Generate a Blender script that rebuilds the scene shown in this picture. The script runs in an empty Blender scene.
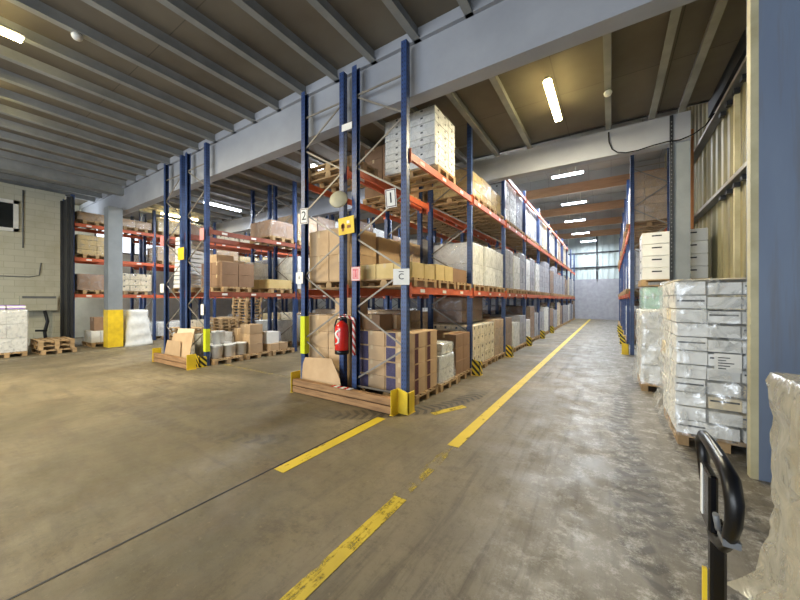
import bpy, bmesh, math, random
from mathutils import Vector, Matrix, noise
random.seed(11)
R = math.radians
sc = bpy.context.scene
COL = sc.collection
CAM = Vector((0, 0, 1.7))

# ------------------------------------------------------------------ materials
def srgb(c):
    return tuple((x/255/12.92 if x/255 <= .04045 else ((x/255+.055)/1.055)**2.4) for x in c) + (1,)

class NT:
    def __init__(s, name):
        s.m = bpy.data.materials.new(name); s.m.use_nodes = True
        s.t = s.m.node_tree; s.b = s.t.nodes['Principled BSDF']; s.o = s.t.nodes['Material Output']
    def n(s, typ, ins=None, **kw):
        d = s.t.nodes.new(typ)
        for k, v in kw.items(): setattr(d, k, v)
        for k, v in (ins or {}).items(): s.put(d.inputs[k], v)
        return d
    def put(s, sock, v):
        if isinstance(v, bpy.types.NodeSocket): s.t.links.new(v, sock)
        elif isinstance(v, bpy.types.Node): s.t.links.new(v.outputs[0], sock)
        else: sock.default_value = v
    def math(s, op, a, b=0.0, c=None, clamp=False):
        d = s.n('ShaderNodeMath', operation=op, use_clamp=clamp)
        s.put(d.inputs[0], a); s.put(d.inputs[1], b)
        if c is not None: s.put(d.inputs[2], c)
        return d.outputs[0]
    def mix(s, f, a, b, mode='MIX'):
        d = s.n('ShaderNodeMix', data_type='RGBA', blend_type=mode)
        s.put(d.inputs[0], f); s.put(d.inputs[6], a); s.put(d.inputs[7], b)
        return d.outputs[2]
    def ramp(s, v, a, b):
        d = s.n('ShaderNodeMapRange', clamp=True)
        s.put(d.inputs[0], v); s.put(d.inputs[1], a); s.put(d.inputs[2], b)
        return d.outputs[0]
    def noise(s, vec, scale, detail=4, rough=.6, dist=0.0):
        d = s.n('ShaderNodeTexNoise')
        if vec is not None: s.put(d.inputs['Vector'], vec)
        d.inputs['Scale'].default_value = scale; d.inputs['Detail'].default_value = detail
        d.inputs['Roughness'].default_value = rough; d.inputs['Distortion'].default_value = dist
        return d.outputs[0]
    def coords(s, scale=(1, 1, 1), rot=(0, 0, 0)):
        c = s.n('ShaderNodeTexCoord')
        d = s.n('ShaderNodeMapping'); s.put(d.inputs[0], c.outputs['Object'])
        d.inputs['Scale'].default_value = scale; d.inputs['Rotation'].default_value = rot
        return d.outputs[0]
    def bump(s, h, st=.3, dist=.01):
        d = s.n('ShaderNodeBump'); s.put(d.inputs['Height'], h)
        d.inputs['Strength'].default_value = st; d.inputs['Distance'].default_value = dist
        s.put(s.b.inputs['Normal'], d.outputs[0])

def basic(name, c, rough=.6, metal=0, c2=None, nscale=3, stretch=(1, 1, 1), tint=0.0, bump=0, spec=.4, bscale=30):
    t = NT(name); v = t.coords(stretch)
    n = t.noise(v, nscale, 5)
    col = t.mix(t.ramp(n, .3, .7), srgb(c), srgb(c2 or tuple(max(0, x-18) for x in c)))
    if tint:
        oi = t.n('ShaderNodeObjectInfo')
        f = t.math('MULTIPLY_ADD', oi.outputs['Random'], 2*tint, 1-tint)
        col = t.mix(1.0, col, f, 'MULTIPLY')
    t.put(t.b.inputs['Base Color'], col)
    t.b.inputs['Roughness'].default_value = rough; t.b.inputs['Metallic'].default_value = metal
    t.b.inputs['Specular IOR Level'].default_value = spec
    if bump: t.bump(t.noise(v, bscale, 4), bump)
    return t.m

M = {}
M['card'] = basic('cardboard', (190, 162, 128), .8, c2=(172, 144, 110), tint=.13, bump=.05)
M['card_dark'] = basic('dark_cardboard', (148, 118, 92), .8, c2=(130, 102, 78), tint=.12)
M['card_yel'] = basic('yellow_cardboard', (204, 182, 130), .8, c2=(186, 162, 108), tint=.1)
M['card_pale'] = basic('pale_cardboard', (222, 208, 178), .8, c2=(206, 190, 156), tint=.07)
M['white_card'] = basic('white_cardboard', (228, 228, 224), .7, c2=(212, 212, 208), tint=.07)
M['grey_card'] = basic('grey_goods', (172, 172, 178), .7, c2=(150, 150, 158), tint=.1)
M['tape'] = basic('packing_tape', (206, 184, 146), .3)
M['purple'] = basic('purple_print', (60, 54, 84), .7, c2=(84, 78, 106), nscale=40)
M['maroon'] = basic('maroon_print', (70, 38, 48), .7, c2=(96, 56, 60), nscale=30)
M['ink'] = basic('dark_ink', (40, 42, 50), .6)
M['paper'] = basic('white_paper', (232, 230, 224), .6, c2=(222, 220, 212))
M['pink'] = basic('pink_sign', (226, 150, 146), .5, c2=(214, 132, 130))
M['wood'] = basic('pallet_wood', (184, 156, 116), .85, c2=(142, 114, 80), nscale=6, stretch=(1, 1, 1), tint=.22)
M['timber'] = basic('barrier_timber', (170, 132, 92), .85, c2=(112, 84, 58), nscale=5, stretch=(.4, 3, 6), bump=.2)
M['orange'] = basic('orange_paint', (206, 104, 66), .5, c2=(180, 82, 50), tint=.12)
M['orange_dull'] = basic('dull_orange_paint', (150, 84, 62), .5, c2=(118, 62, 48), tint=.12)
M['galv'] = basic('galvanised_steel', (150, 144, 134), .5, .4, c2=(118, 112, 104))
M['steel'] = basic('grey_steel', (120, 122, 124), .5, .3)
M['darksteel'] = basic('dark_steel', (52, 54, 58), .5, .3, c2=(40, 42, 46))
M['beam'] = basic('beam_paint', (158, 161, 168), .75, c2=(140, 143, 150), nscale=.8, bump=.1)
M['joist'] = basic('joist_paint', (146, 148, 146), .7, c2=(118, 120, 120), nscale=1.5)
M['column'] = basic('column_paint', (132, 138, 142), .6, c2=(112, 118, 124), nscale=1.5)
M['yellow'] = basic('yellow_paint', (232, 200, 44), .5, c2=(200, 166, 40), nscale=4)
M['lime'] = basic('yellow_green_paint', (206, 214, 44), .5)
M['black'] = basic('black_rubber', (22, 22, 24), .35)
M['blackpaint'] = basic('black_gloss_paint', (20, 20, 22), .25)
M['red'] = basic('red_gloss_paint', (206, 34, 26), .25, c2=(186, 26, 20), spec=.6)
M['cream'] = basic('cream_paint', (196, 190, 158), .6, c2=(160, 152, 120), nscale=2, bump=.2)
M['purlin'] = basic('purlin_timber', (182, 146, 112), .7, c2=(160, 124, 92), stretch=(.5, 4, 4))
M['brownwood'] = basic('brown_wood', (158, 104, 58), .7, c2=(120, 76, 42), stretch=(4, 4, .5))
M['white'] = basic('white_paint', (226, 226, 220), .6)
M['housing'] = basic('lamp_housing', (210, 208, 196), .5)
M['plastic'] = basic('white_plastic', (230, 230, 226), .35, tint=.05)
M['disc'] = basic('beige_disc', (188, 180, 150), .5, c2=(176, 168, 140))
M['lilac'] = basic('lilac_plastic', (176, 150, 214), .4)
M['sack'] = basic('white_sack', (216, 216, 212), .5, c2=(188, 190, 190), nscale=5, bump=.6, bscale=8)
M['dark_glass'] = basic('dark_glass', (38, 42, 44), .12, spec=.8)
M['green'] = basic('pale_green', (150, 200, 180), .5)

def post_mat():
    t = NT('blue_rack_paint'); c = t.n('ShaderNodeTexCoord'); s = t.n('ShaderNodeSeparateXYZ', {0: c.outputs['Object']})
    n = t.noise(c.outputs['Object'], 4, 4)
    col = t.mix(t.ramp(n, .35, .7), srgb((54, 78, 126)), srgb((36, 54, 94)))
    zz = t.math('FRACT', t.math('MULTIPLY', s.outputs[2], 14.0))
    hole = t.math('LESS_THAN', zz, .42)
    ax = t.math('LESS_THAN', t.math('ABSOLUTE', t.math('SUBTRACT', t.math('ABSOLUTE', s.outputs[0]), .022)), .006)
    ay = t.math('LESS_THAN', t.math('ABSOLUTE', t.math('SUBTRACT', t.math('ABSOLUTE', s.outputs[1]), .022)), .006)
    k = t.math('MULTIPLY', hole, t.math('MAXIMUM', ax, ay))
    t.put(t.b.inputs['Base Color'], t.mix(k, col, srgb((18, 22, 40))))
    t.b.inputs['Roughness'].default_value = .4
    return t.m
M['blue'] = post_mat()

def deck_mat(name, a, b):
    t = NT(name); v = t.coords()
    br = t.n('ShaderNodeTexBrick', {'Vector': t.coords((1, 1, 1))})
    br.inputs['Scale'].default_value = 1.0; br.inputs['Brick Width'].default_value = .87; br.inputs['Row Height'].default_value = 2.4
    br.inputs['Mortar Size'].default_value = .008; br.offset = 0
    br.inputs['Color1'].default_value = (1, 1, 1, 1); br.inputs['Color2'].default_value = (.86, .86, .86, 1); br.inputs['Mortar'].default_value = (.55, .55, .55, 1)
    col = t.mix(t.ramp(t.noise(v, .5, 4), .35, .7), srgb(a), srgb(b))
    t.put(t.b.inputs['Base Color'], t.mix(1.0, col, br.outputs[0], 'MULTIPLY'))
    t.b.inputs['Roughness'].default_value = .8
    return t.m
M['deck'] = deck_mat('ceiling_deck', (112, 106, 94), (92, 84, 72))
M['deck_far'] = deck_mat('far_ceiling_deck', (170, 170, 166), (150, 150, 146))  # far deck colour lifted to stand in for upward lamp light

def film_mat(name, col, alpha=.45, sc_=5, amt=.3):
    t = NT(name)
    v = t.coords((1, 1, .8), (.3, .5, .2))
    n = t.noise(v, sc_, 4, .55, 2.2)
    tr = t.n('ShaderNodeBsdfTransparent')
    gl = t.n('ShaderNodeBsdfGlossy', {'Roughness': .22, 'Color': (.9, .92, .95, 1)})
    df = t.n('ShaderNodeBsdfDiffuse', {'Color': srgb(col)})
    bp = t.n('ShaderNodeBump', {'Height': n}); bp.inputs['Strength'].default_value = .6; bp.inputs['Distance'].default_value = .03
    t.put(gl.inputs['Normal'], bp.outputs[0]); t.put(df.inputs['Normal'], bp.outputs[0])
    m1 = t.n('ShaderNodeMixShader', {0: .35, 1: df.outputs[0], 2: gl.outputs[0]})
    f = t.math('ADD', t.math('MULTIPLY', t.ramp(n, .45, .75), amt), alpha, clamp=True)
    m2 = t.n('ShaderNodeMixShader', {0: f, 1: tr.outputs[0], 2: m1.outputs[0]})
    t.put(t.o.inputs[0], m2.outputs[0])
    return t.m
M['film'] = film_mat('stretch_film', (226, 228, 230), .08)
M['film_thick'] = film_mat('thick_stretch_film', (214, 216, 214), .3)
M['film_big'] = film_mat('crumpled_film', (222, 222, 218), .12, 3.5, .6)
M['film_beige'] = film_mat('dusty_film', (190, 184, 164), .62, 6)

def paint_line_mat(name, c, lo, hi):
    t = NT(name); v = t.coords()
    n = t.noise(v, 5, 8, .75); n2 = t.noise(t.coords((8, 1, 1)), 3, 5)
    f = t.ramp(t.math('ADD', t.math('MULTIPLY', n, .6), t.math('MULTIPLY', n2, .4)), lo, hi)
    t.put(t.b.inputs['Base Color'], t.mix(t.noise(v, 2, 5), srgb(c), srgb(tuple(int(x*.72) for x in c))))
    t.b.inputs['Roughness'].default_value = .55
    tr = t.n('ShaderNodeBsdfTransparent')
    t.put(t.o.inputs[0], t.n('ShaderNodeMixShader', {0: f, 1: tr.outputs[0], 2: t.b.outputs[0]}).outputs[0])
    return t.m
M['line'] = paint_line_mat('yellow_floor_paint', (226, 196, 44), .36, .44)
M['line_mid'] = paint_line_mat('scuffed_floor_paint', (216, 188, 48), .40, .5)
M['line_worn'] = paint_line_mat('worn_floor_paint', (204, 178, 60), .5, .62)
M['line_pale'] = paint_line_mat('pale_floor_paint', (196, 188, 160), .40, .6)

def stripes(name, a, b, k, ang):
    t = NT(name); c = t.n('ShaderNodeTexCoord'); s = t.n('ShaderNodeSeparateXYZ', {0: c.outputs['Object']})
    h = t.math('ADD', s.outputs[0], s.outputs[1])
    f = t.math('LESS_THAN', t.math('FRACT', t.math('ADD', t.math('MULTIPLY', s.outputs[2], k), t.math('MULTIPLY', h, k*ang))), .5)
    t.put(t.b.inputs['Base Color'], t.mix(f, srgb(a), srgb(b)))
    return t.m
M['hazard'] = stripes('black_yellow_stripes', (218, 190, 40), (30, 28, 26), 7, 1.0)
M['redwhite'] = stripes('red_white_stripes', (216, 208, 204), (180, 50, 48), 8, 1.2)

def emis(name, c, s):
    t = NT(name); t.b.inputs['Emission Color'].default_value = srgb(c); t.b.inputs['Emission Strength'].default_value = s
    t.b.inputs['Base Color'].default_value = srgb(c)
    return t.m
M['tube_warm'] = emis('warm_tube', (255, 232, 160), 28)
M['tube_cool'] = emis('cool_tube', (228, 238, 255), 16)
M['daylit'] = emis('daylit_panel', (240, 246, 255), 1.1)

def floor_mat():
    t = NT('dirty_concrete')
    v = t.coords()
    s = t.n('ShaderNodeSeparateXYZ', {0: v}); X, Y = s.outputs[0], s.outputs[1]
    big = t.noise(v, .35, 5, .6, .6); mid = t.noise(v, 1.6, 7, .65, .5); fine = t.noise(v, 16, 9, .8)
    col = t.mix(t.ramp(big, .35, .65), srgb((131, 118, 92)), srgb((86, 78, 56)))
    # brownish zone towards the middle, cooler towards the aisle
    col = t.mix(t.math('MULTIPLY', t.ramp(mid, .48, .72), .65), col, srgb((100, 84, 62)))
    aisle = t.ramp(t.math('ADD', X, t.math('MULTIPLY', mid, 1.4)), -1.3, .5)
    col = t.mix(t.math('MULTIPLY', aisle, .7), col, srgb((108, 104, 97)))
    # long streaks left by wheels along the aisle
    st = t.noise(t.coords((3.2, .22, 1), (0, 0, R(6))), 2.6, 8, .7, .3)
    k = t.math('MULTIPLY', t.ramp(st, .5, .68), t.ramp(X, -3.2, -1.0))
    col = t.mix(t.math('MULTIPLY', k, .85), col, srgb((76, 68, 55)))
    # streaks crossing towards the side aisle
    st2 = t.noise(t.coords((.3, 2.8, 1), (0, 0, R(-32))), 2.2, 6, .65, .6)
    k2 = t.math('MULTIPLY', t.ramp(st2, .5, .7), t.ramp(X, -1.4, -3.4))
    col = t.mix(t.math('MULTIPLY', k2, .75), col, srgb((84, 74, 58)))
    # arcs of tyre tread
    n1 = t.noise(v, .9, 3)
    tot = None
    for (cx, cy, rad, w, x0, x1, y0, y1, kk) in [(-4.7, 5.9, 2.7, .2, -3.9, -1.2, 2.8, 6.2, 130), (12.1, 5.6, 12.0, .15, -1.2, 1.4, 2.6, 10, 520), (12.7, 5.6, 12.0, .14, -.6, 1.9, 1.8, 8, 520),
            (3.4, 3.4, 3.3, .12, -.6, 1.2, 1.5, 4.6, 130), (2.6, 2.6, 2.1, .11, -.2, 1.3, 1.2, 4.4, 90),
            (-8, 8, 5.6, .12, -7.5, -3.2, 1.2, 4.2, 200), (-9, 6.6, 5.4, .13, -7, -3.6, .8, 4, 200), (-5.2, 5.4, 3.4, .14, -8, -3, 1, 4, 120)]:
        dx = t.math('SUBTRACT', X, cx); dy = t.math('SUBTRACT', Y, cy)
        r = t.math('SQRT', t.math('ADD', t.math('MULTIPLY', dx, dx), t.math('MULTIPLY', dy, dy)))
        rr = t.math('SUBTRACT', r, t.math('MULTIPLY_ADD', n1, .5, rad-.25))
        band = t.ramp(t.math('ABSOLUTE', rr), w, w*.7)
        th = t.math('ARCTAN2', dy, dx)
        ph = t.math('ADD', t.math('MULTIPLY', th, kk), t.math('MULTIPLY', t.math('ABSOLUTE', rr), 26))
        tread = t.ramp(t.math('SINE', ph), -.2, .5)
        lim = t.math('MULTIPLY', t.math('MULTIPLY', t.ramp(X, x0, x0+.6), t.ramp(X, x1, x1-.6)), t.math('MULTIPLY', t.ramp(Y, y0, y0+.6), t.ramp(Y, y1, y1-.6)))
        g = t.math('MULTIPLY', t.math('MULTIPLY', band, t.math('MULTIPLY_ADD', tread, .6, .4)), lim)
        tot = g if tot is None else t.math('MAXIMUM', tot, g)
    tot = t.math('MULTIPLY', tot, t.ramp(fine, .25, .45))
    tot = t.math('MULTIPLY', tot, t.math('MULTIPLY_ADD', t.ramp(X, -4.2, -3.0), .65, .35))
    TREAD = t.math('MULTIPLY', tot, .9)
    col = t.mix(t.math('MULTIPLY', tot, .9), col, srgb((52, 47, 40)))
    # light scuffed patches on the wet looking side
    sc1 = t.math('MULTIPLY', t.ramp(t.noise(v, 5, 10, .85, .15), .5, .6), t.ramp(X, -1.0, .1))
    col = t.mix(t.math('MULTIPLY', sc1, .6), col, srgb((184, 182, 176)))
    dk = t.ramp(t.noise(v, 2.1, 10, .85, .3), .53, .62)
    col = t.mix(t.math('MULTIPLY', dk, .55), col, srgb((78, 68, 54)))
    sp = t.ramp(fine, .58, .7)
    col = t.mix(t.math('MULTIPLY', sp, .3), col, srgb((170, 156, 128)))
    dk2 = t.math('MULTIPLY', t.ramp(t.noise(v, 9, 10, .9, .1), .5, .62), .5)
    col = t.mix(dk2, col, srgb((72, 64, 50)))
    t.put(t.b.inputs['Base Color'], col)
    col = t.mix(t.math('MULTIPLY', TREAD, .6), col, srgb((56, 50, 42)))
    rg = t.ramp(t.math('ADD', t.noise(v, 2.2, 7, .7), t.math('MULTIPLY', t.ramp(X, -1.6, .4), -.16)), .28, .66)
    t.put(t.b.inputs['Roughness'], t.math('MULTIPLY_ADD', rg, .36, .42))
    t.b.inputs['Specular IOR Level'].default_value = .5
    t.bump(t.math('ADD', t.math('MULTIPLY', fine, .5), t.math('ADD', mid, t.math('MULTIPLY', tot, .4))), .3, .012)
    return t.m
M['floor'] = floor_mat()

def block_wall_mat():
    t = NT('white_painted_blocks')
    c = t.n('ShaderNodeTexCoord'); s = t.n('ShaderNodeSeparateXYZ', {0: c.outputs['Object']})
    cb = t.n('ShaderNodeCombineXYZ', {0: t.math('ADD', s.outputs[0], s.outputs[1]), 1: s.outputs[2]})
    br = t.n('ShaderNodeTexBrick', {'Vector': cb.outputs[0]})
    br.inputs['Scale'].default_value = 1; br.inputs['Brick Width'].default_value = .5; br.inputs['Row Height'].default_value = .22; br.inputs['Mortar Size'].default_value = .008
    br.inputs['Color1'].default_value = srgb((186, 184, 166)); br.inputs['Color2'].default_value = srgb((180, 178, 160)); br.inputs['Mortar'].default_value = srgb((164, 162, 144))
    n = t.noise(c.outputs['Object'], 1.4, 6)
    t.put(t.b.inputs['Base Color'], t.mix(t.ramp(n, .5, .8), br.outputs[0], srgb((168, 164, 142))))
    t.b.inputs['Roughness'].default_value = .8
    t.bump(br.outputs[1], -.4, .01)
    return t.m
M['blocks'] = block_wall_mat()

def clad_mat(name, a, b, c3):
    t = NT(name); v = t.coords((1, 1, .25))
    n = t.noise(v, 1.2, 5, .6); n2 = t.noise(t.coords((3, 3, .2)), 3, 4)
    col = t.mix(t.ramp(n, .35, .65), srgb(a), srgb(b))
    col = t.mix(t.math('MULTIPLY', t.ramp(n2, .5, .7), .7), col, srgb(c3))
    t.put(t.b.inputs['Base Color'], col); t.b.inputs['Roughness'].default_value = .5
    return t.m
M['clad_cream'] = clad_mat('cream_cladding', (150, 141, 104), (116, 110, 84), (70, 72, 70))
M['clad_pale'] = clad_mat('pale_cladding', (196, 206, 204), (176, 188, 188), (150, 162, 164))
M['bluepanel'] = clad_mat('blue_grey_steel', (110, 124, 146), (96, 108, 132), (104, 104, 108))

# ------------------------------------------------------------------ mesh helpers
class MB:
    """collects shapes, then builds one mesh"""
    def __init__(s): s.bm = bmesh.new(); s.mats = []; s.mi = 0
    def mat(s, m):
        if m not in s.mats: s.mats.append(m)
        s.mi = s.mats.index(m); return s
    def box(s, x0, x1, y0, y1, z0, z1, M4=None):
        vs = [s.bm.verts.new(Vector(p)) for p in ((x0,y0,z0),(x1,y0,z0),(x1,y1,z0),(x0,y1,z0),(x0,y0,z1),(x1,y0,z1),(x1,y1,z1),(x0,y1,z1))]
        if M4 is not None:
            for v in vs: v.co = M4 @ v.co
        for f in ((0,3,2,1),(4,5,6,7),(0,1,5,4),(1,2,6,5),(2,3,7,6),(3,0,4,7)):
            fc = s.bm.faces.new([vs[i] for i in f]); fc.material_index = s.mi
        return s
    def bar(s, a, b, w, t, up=(0, 1, 0)):
        a, b = Vector(a), Vector(b); d = (b-a); L = d.length; d.normalize()
        u = Vector(up); sd = d.cross(u)
        if sd.length < 1e-4: sd = d.cross(Vector((1, 0, 0)))
        sd.normalize(); u = sd.cross(d)
        m = Matrix((( d.x, sd.x, u.x, a.x), (d.y, sd.y, u.y, a.y), (d.z, sd.z, u.z, a.z), (0, 0, 0, 1)))
        return s.box(0, L, -w/2, w/2, -t/2, t/2, m)
    def lathe(s, prof, c=(0, 0, 0), n=20, M4=None):
        rings = []
        for r, z in prof:
            ring = [s.bm.verts.new(Vector((c[0]+max(r, 1e-4)*math.cos(2*math.pi*i/n), c[1]+max(r, 1e-4)*math.sin(2*math.pi*i/n), c[2]+z))) for i in range(n)]
            rings.append(ring)
        if M4 is not None:
            for rg in rings:
                for v in rg: v.co = M4 @ v.co
        for a, b in zip(rings, rings[1:]):
            for i in range(n):
                f = s.bm.faces.new((a[i], a[(i+1) % n], b[(i+1) % n], b[i])); f.material_index = s.mi; f.smooth = True
        for rg, fl in ((rings[0], True), (rings[-1], False)):
            f = s.bm.faces.new(rg[::-1] if fl else rg); f.material_index = s.mi
        return s
    def tube(s, pts, r, n=8, closed=False, rs=None):
        pts = [Vector(p) for p in pts]; N = len(pts); rings = []
        prev = None
        for i, p in enumerate(pts):
            a = pts[i-1] if (i or closed) else p; b = pts[(i+1) % N] if (i < N-1 or closed) else p
            d = (b-a).normalized()
            ref = prev if prev is not None else (Vector((0, 0, 1)) if abs(d.z) < .9 else Vector((1, 0, 0)))
            u = (ref - d*ref.dot(d)).normalized(); prev = u; w = d.cross(u)
            rr = rs[i] if rs else r
            rx, ry = rr if isinstance(rr, tuple) else (rr, rr)
            rings.append([s.bm.verts.new(p + u*rx*math.cos(2*math.pi*k/n) + w*ry*math.sin(2*math.pi*k/n)) for k in range(n)])
        for i in range(N if closed else N-1):
            a, b = rings[i], rings[(i+1) % N]
            for k in range(n):
                f = s.bm.faces.new((a[k], a[(k+1) % n], b[(k+1) % n], b[k])); f.material_index = s.mi; f.smooth = True
        if not closed:
            f = s.bm.faces.new(rings[0][::-1]); f.material_index = s.mi
            f = s.bm.faces.new(rings[-1]); f.material_index = s.mi
        return s
    def mesh(s, name, bevel=0):
        if bevel:
            bmesh.ops.bevel(s.bm, geom=list(s.bm.edges), offset=bevel, segments=1, affect='EDGES')
        bmesh.ops.recalc_face_normals(s.bm, faces=list(s.bm.faces))
        me = bpy.data.meshes.new(name); s.bm.to_mesh(me); s.bm.free()
        for m in s.mats: me.materials.append(m if not isinstance(m, str) else M[m])
        return me

def put(name, mesh, loc=(0, 0, 0), parent=None, rz=0, rot=None):
    """parent given: loc is relative to the parent"""
    o = bpy.data.objects.new(name, mesh); COL.objects.link(o)
    o.parent = parent; o.location = loc; o.rotation_euler = rot or (0, 0, rz)
    return o
LABELS = {}
def tag(o, label, cat, group=None, kind=None):
    n = len(label.split())
    if not 4 <= n <= 16: print('LABEL LENGTH', n, label)
    if label in LABELS and LABELS[label] != group: print('DUP LABEL', label)
    LABELS[label] = group
    o['label'] = label; o['category'] = cat
    if group: o['group'] = group
    if kind: o['kind'] = kind
    return o
def empty(name, loc, label, cat, group=None, rz=0):
    return tag(put(name, None, loc, rz=rz), label, cat, group)
def struct(name, mesh, loc=(0, 0, 0), parent=None, rz=0):
    o = put(name, mesh, loc, parent, rz)
    if parent is None: o['kind'] = 'structure'
    return o
def dup(root, loc, label, rz=None):
    r = root.copy(); COL.objects.link(r); r.location = loc; r['label'] = label
    if rz is not None: r.rotation_euler = (0, 0, rz)
    for ch in root.children:
        c = ch.copy(); COL.objects.link(c); c.parent = r
        for g in ch.children:
            d = g.copy(); COL.objects.link(d); d.parent = c
    if label in LABELS: print('DUP LABEL', label)
    LABELS[label] = None
    return r
def bx(mat, x0, x1, y0, y1, z0, z1, name='box', bevel=0):
    return MB().mat(mat).box(x0, x1, y0, y1, z0, z1).mesh(name, bevel)
def text(body, size, mat, loc, parent, rot=(R(90), 0, 0), name='lettering', bold=0):
    c = bpy.data.curves.new(name, 'FONT'); c.body = body; c.size = size; c.extrude = .001; c.align_x = 'CENTER'; c.align_y = 'CENTER'
    c.offset = bold
    c.materials.append(M[mat]); o = bpy.data.objects.new(name, c); COL.objects.link(o)
    bpy.context.view_layer.update()
    me = bpy.data.meshes.new_from_object(o); bpy.data.objects.remove(o)
    return put(name, me, loc, parent, rot=rot)

# ------------------------------------------------------------------ the setting
YB, YB2, WX = 4.55, 8.9, 1.8       # cross beam planes, corrugated wall plane
struct('floor', bx('floor', -22, 3.2, -8, 34, -.1, 0))
ceil = struct('ceiling', bx('deck', -22, 3.2, -8, YB+.15, 6.02, 6.2))
struct('deck_slab', bx('deck', -22, 3.2, YB+.15, YB2+.2, 5.8, 5.96), parent=ceil)
struct('high_deck', bx('deck_far', -22, 3.2, YB2+.1, 34, 7.75, 7.85), parent=ceil)
struct('gable_infill', bx('deck_far', -22, 3.2, YB2+.12, YB2+.22, 5.8, 7.75), parent=ceil)
# cross beams
b = MB().mat('beam').box(-22, 3.2, YB, YB+.26, 5.02, 5.84)
b.box(-22, 3.2, YB-.07, YB+.33, 5.84, 6.1)
struct('ceiling_beam', b.mesh('beam', 0), parent=ceil)
b = MB().mat('beam').box(-22, 1.38, YB2, YB2+.24, 5.02, 5.62)
struct('ceiling_beam', b.mesh('beam', 0), parent=ceil)
# joists: near bay and middle bay
def joist(x, y0, y1, z0, z1, w=.09):
    m = MB().mat('joist').box(-w/2+.03, w/2-.03, 0, y1-y0, z0+.025, z1).box(-w/2, w/2, 0, y1-y0, z0, z0+.03)
    struct('joist', m.mesh('joist'), (x, y0, 0), ceil)
for i in range(-4, 24):
    x = -1.73-.87*i
    if -19 < x < 2: joist(x, -8, YB, 5.84, 6.02, .12)
for x in [1.23, .74, -.05, -1.76, -2.6] + [-3.5-.87*k for k in range(17)]:
    joist(x, YB+.26, YB2, 5.62, 5.8, .11)
joist(-15.3, -8, YB, 5.6, 6.02, .3)
for y in (13.2, 17.6, 21.9, 26.3, 30.6):
    m = MB().mat('purlin').box(-22, 3.2, y, y+.05, 6.85, 7.3).mat('deck_far').box(-22, 3.2, y+.05, y+.25, 6.87, 7.75)
    struct('purlin', m.mesh('purlin'), parent=ceil)
# columns
m = MB().mat('column').box(-.22, .22, -.2, .2, 0, 5.02).mat('yellow').box(-.235, .235, -.215, .215, .02, 1.35)
struct('column', m.mesh('column'), (-15.05, 4.2, 0))
m = MB().mat('column').box(1.1, 1.38, YB2+.02, YB2+.3, 0, 5.02).mat('darksteel').box(1.04, 1.1, YB2-.03, YB2-.005, 0, 5.6)
m.mat('paper')
m.mat('steel')
for k in range(38): m.box(1.06, 1.08, YB2-.034, YB2-.03, 2.3+k*.085, 2.325+k*.085)
struct('column', m.mesh('column'))
m = MB().mat('cream').box(1.115, 1.17, YB-.13, YB-.04, 0, 6.0).mat('bluepanel').box(1.17, 3.0, YB-.13, YB+.2, 0, 6.1)
struct('column', m.mesh('column'))
# walls
def corrugated(L, H, mat, pitch=.25, dep=.04):
    b = MB().mat(mat); n = int(L/pitch); pr = []
    for i in range(n):
        for f, d in ((0, 0), (.35, 0), (.5, dep), (.85, dep)): pr.append(((i+f)*pitch, d))
    lo = [b.bm.verts.new((x, d, 0)) for x, d in pr]; hi = [b.bm.verts.new((x, d, H)) for x, d in pr]
    for i in range(len(pr)-1): b.bm.faces.new((lo[i], lo[i+1], hi[i+1], hi[i]))
    b.box(0, L, dep+.01, dep+.06, 0, H)
    return b
w = struct('wall_right', corrugated(29.5, 7.75, 'clad_cream', .42, .06).mesh('wall'), (WX+.08, YB+.2, 0), rz=R(90))
w.scale = (1, -1, 1)
for z, d in ((3.78, .09), (5.4, .09)):
    b = MB().mat('steel').box(WX-.06, WX+.08, YB+.2, 12, z-.03, z+.02).mat('galv').box(WX-.075, WX-.06, YB+.2, 12, z-.035, z+.03)
    for k in range(10): b.mat('darksteel').box(WX-.02, WX+.06, 4.9+k*.42, 5.02+k*.42, z-.13, z-.05)
    struct('trim_1', b.mesh('girt'))
struct('trim_2', bx('brownwood', 1.46, 1.7, 10.6, 10.7, 0, 5.9))
for k, y in enumerate((6.2, 7.9)):
    struct('trim_%d' % (3+k), bx('cream', WX+.0, WX+.07, y, y+.07, 0, 5.8))
struct('trim_5', MB().mat('darksteel').box(WX-.1, WX+.1, YB+.2, 9.2, 5.5, 5.86).mesh('eave'))
struct('wall_right_near', bx('bluepanel', 3.0, 3.1, -8, YB, 0, 6.1))
# far end wall: pale cladding over blockwork, with girts
b = corrugated(24.5, 4.2, 'clad_pale', .45, .05)
wb = struct('wall_back', b.mesh('wall'), (-21.5, 33.6, 3.55))
b = MB().mat('grey_card').box(0, 24.5, 0, .12, -3.55, 0)
struct('block_base', b.mesh('base'), parent=wb)
b = MB().mat('darksteel')
for z in (1.05, 2.35, 4.1): b.box(0, 24.5, -.1, 0, z-.06, z+.06)
for x in (17.1, 20.4, 23.2): b.box(x, x+.1, -.12, 0, 0, 4.1)
struct('girts', b.mesh('girts'), parent=wb)
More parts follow.
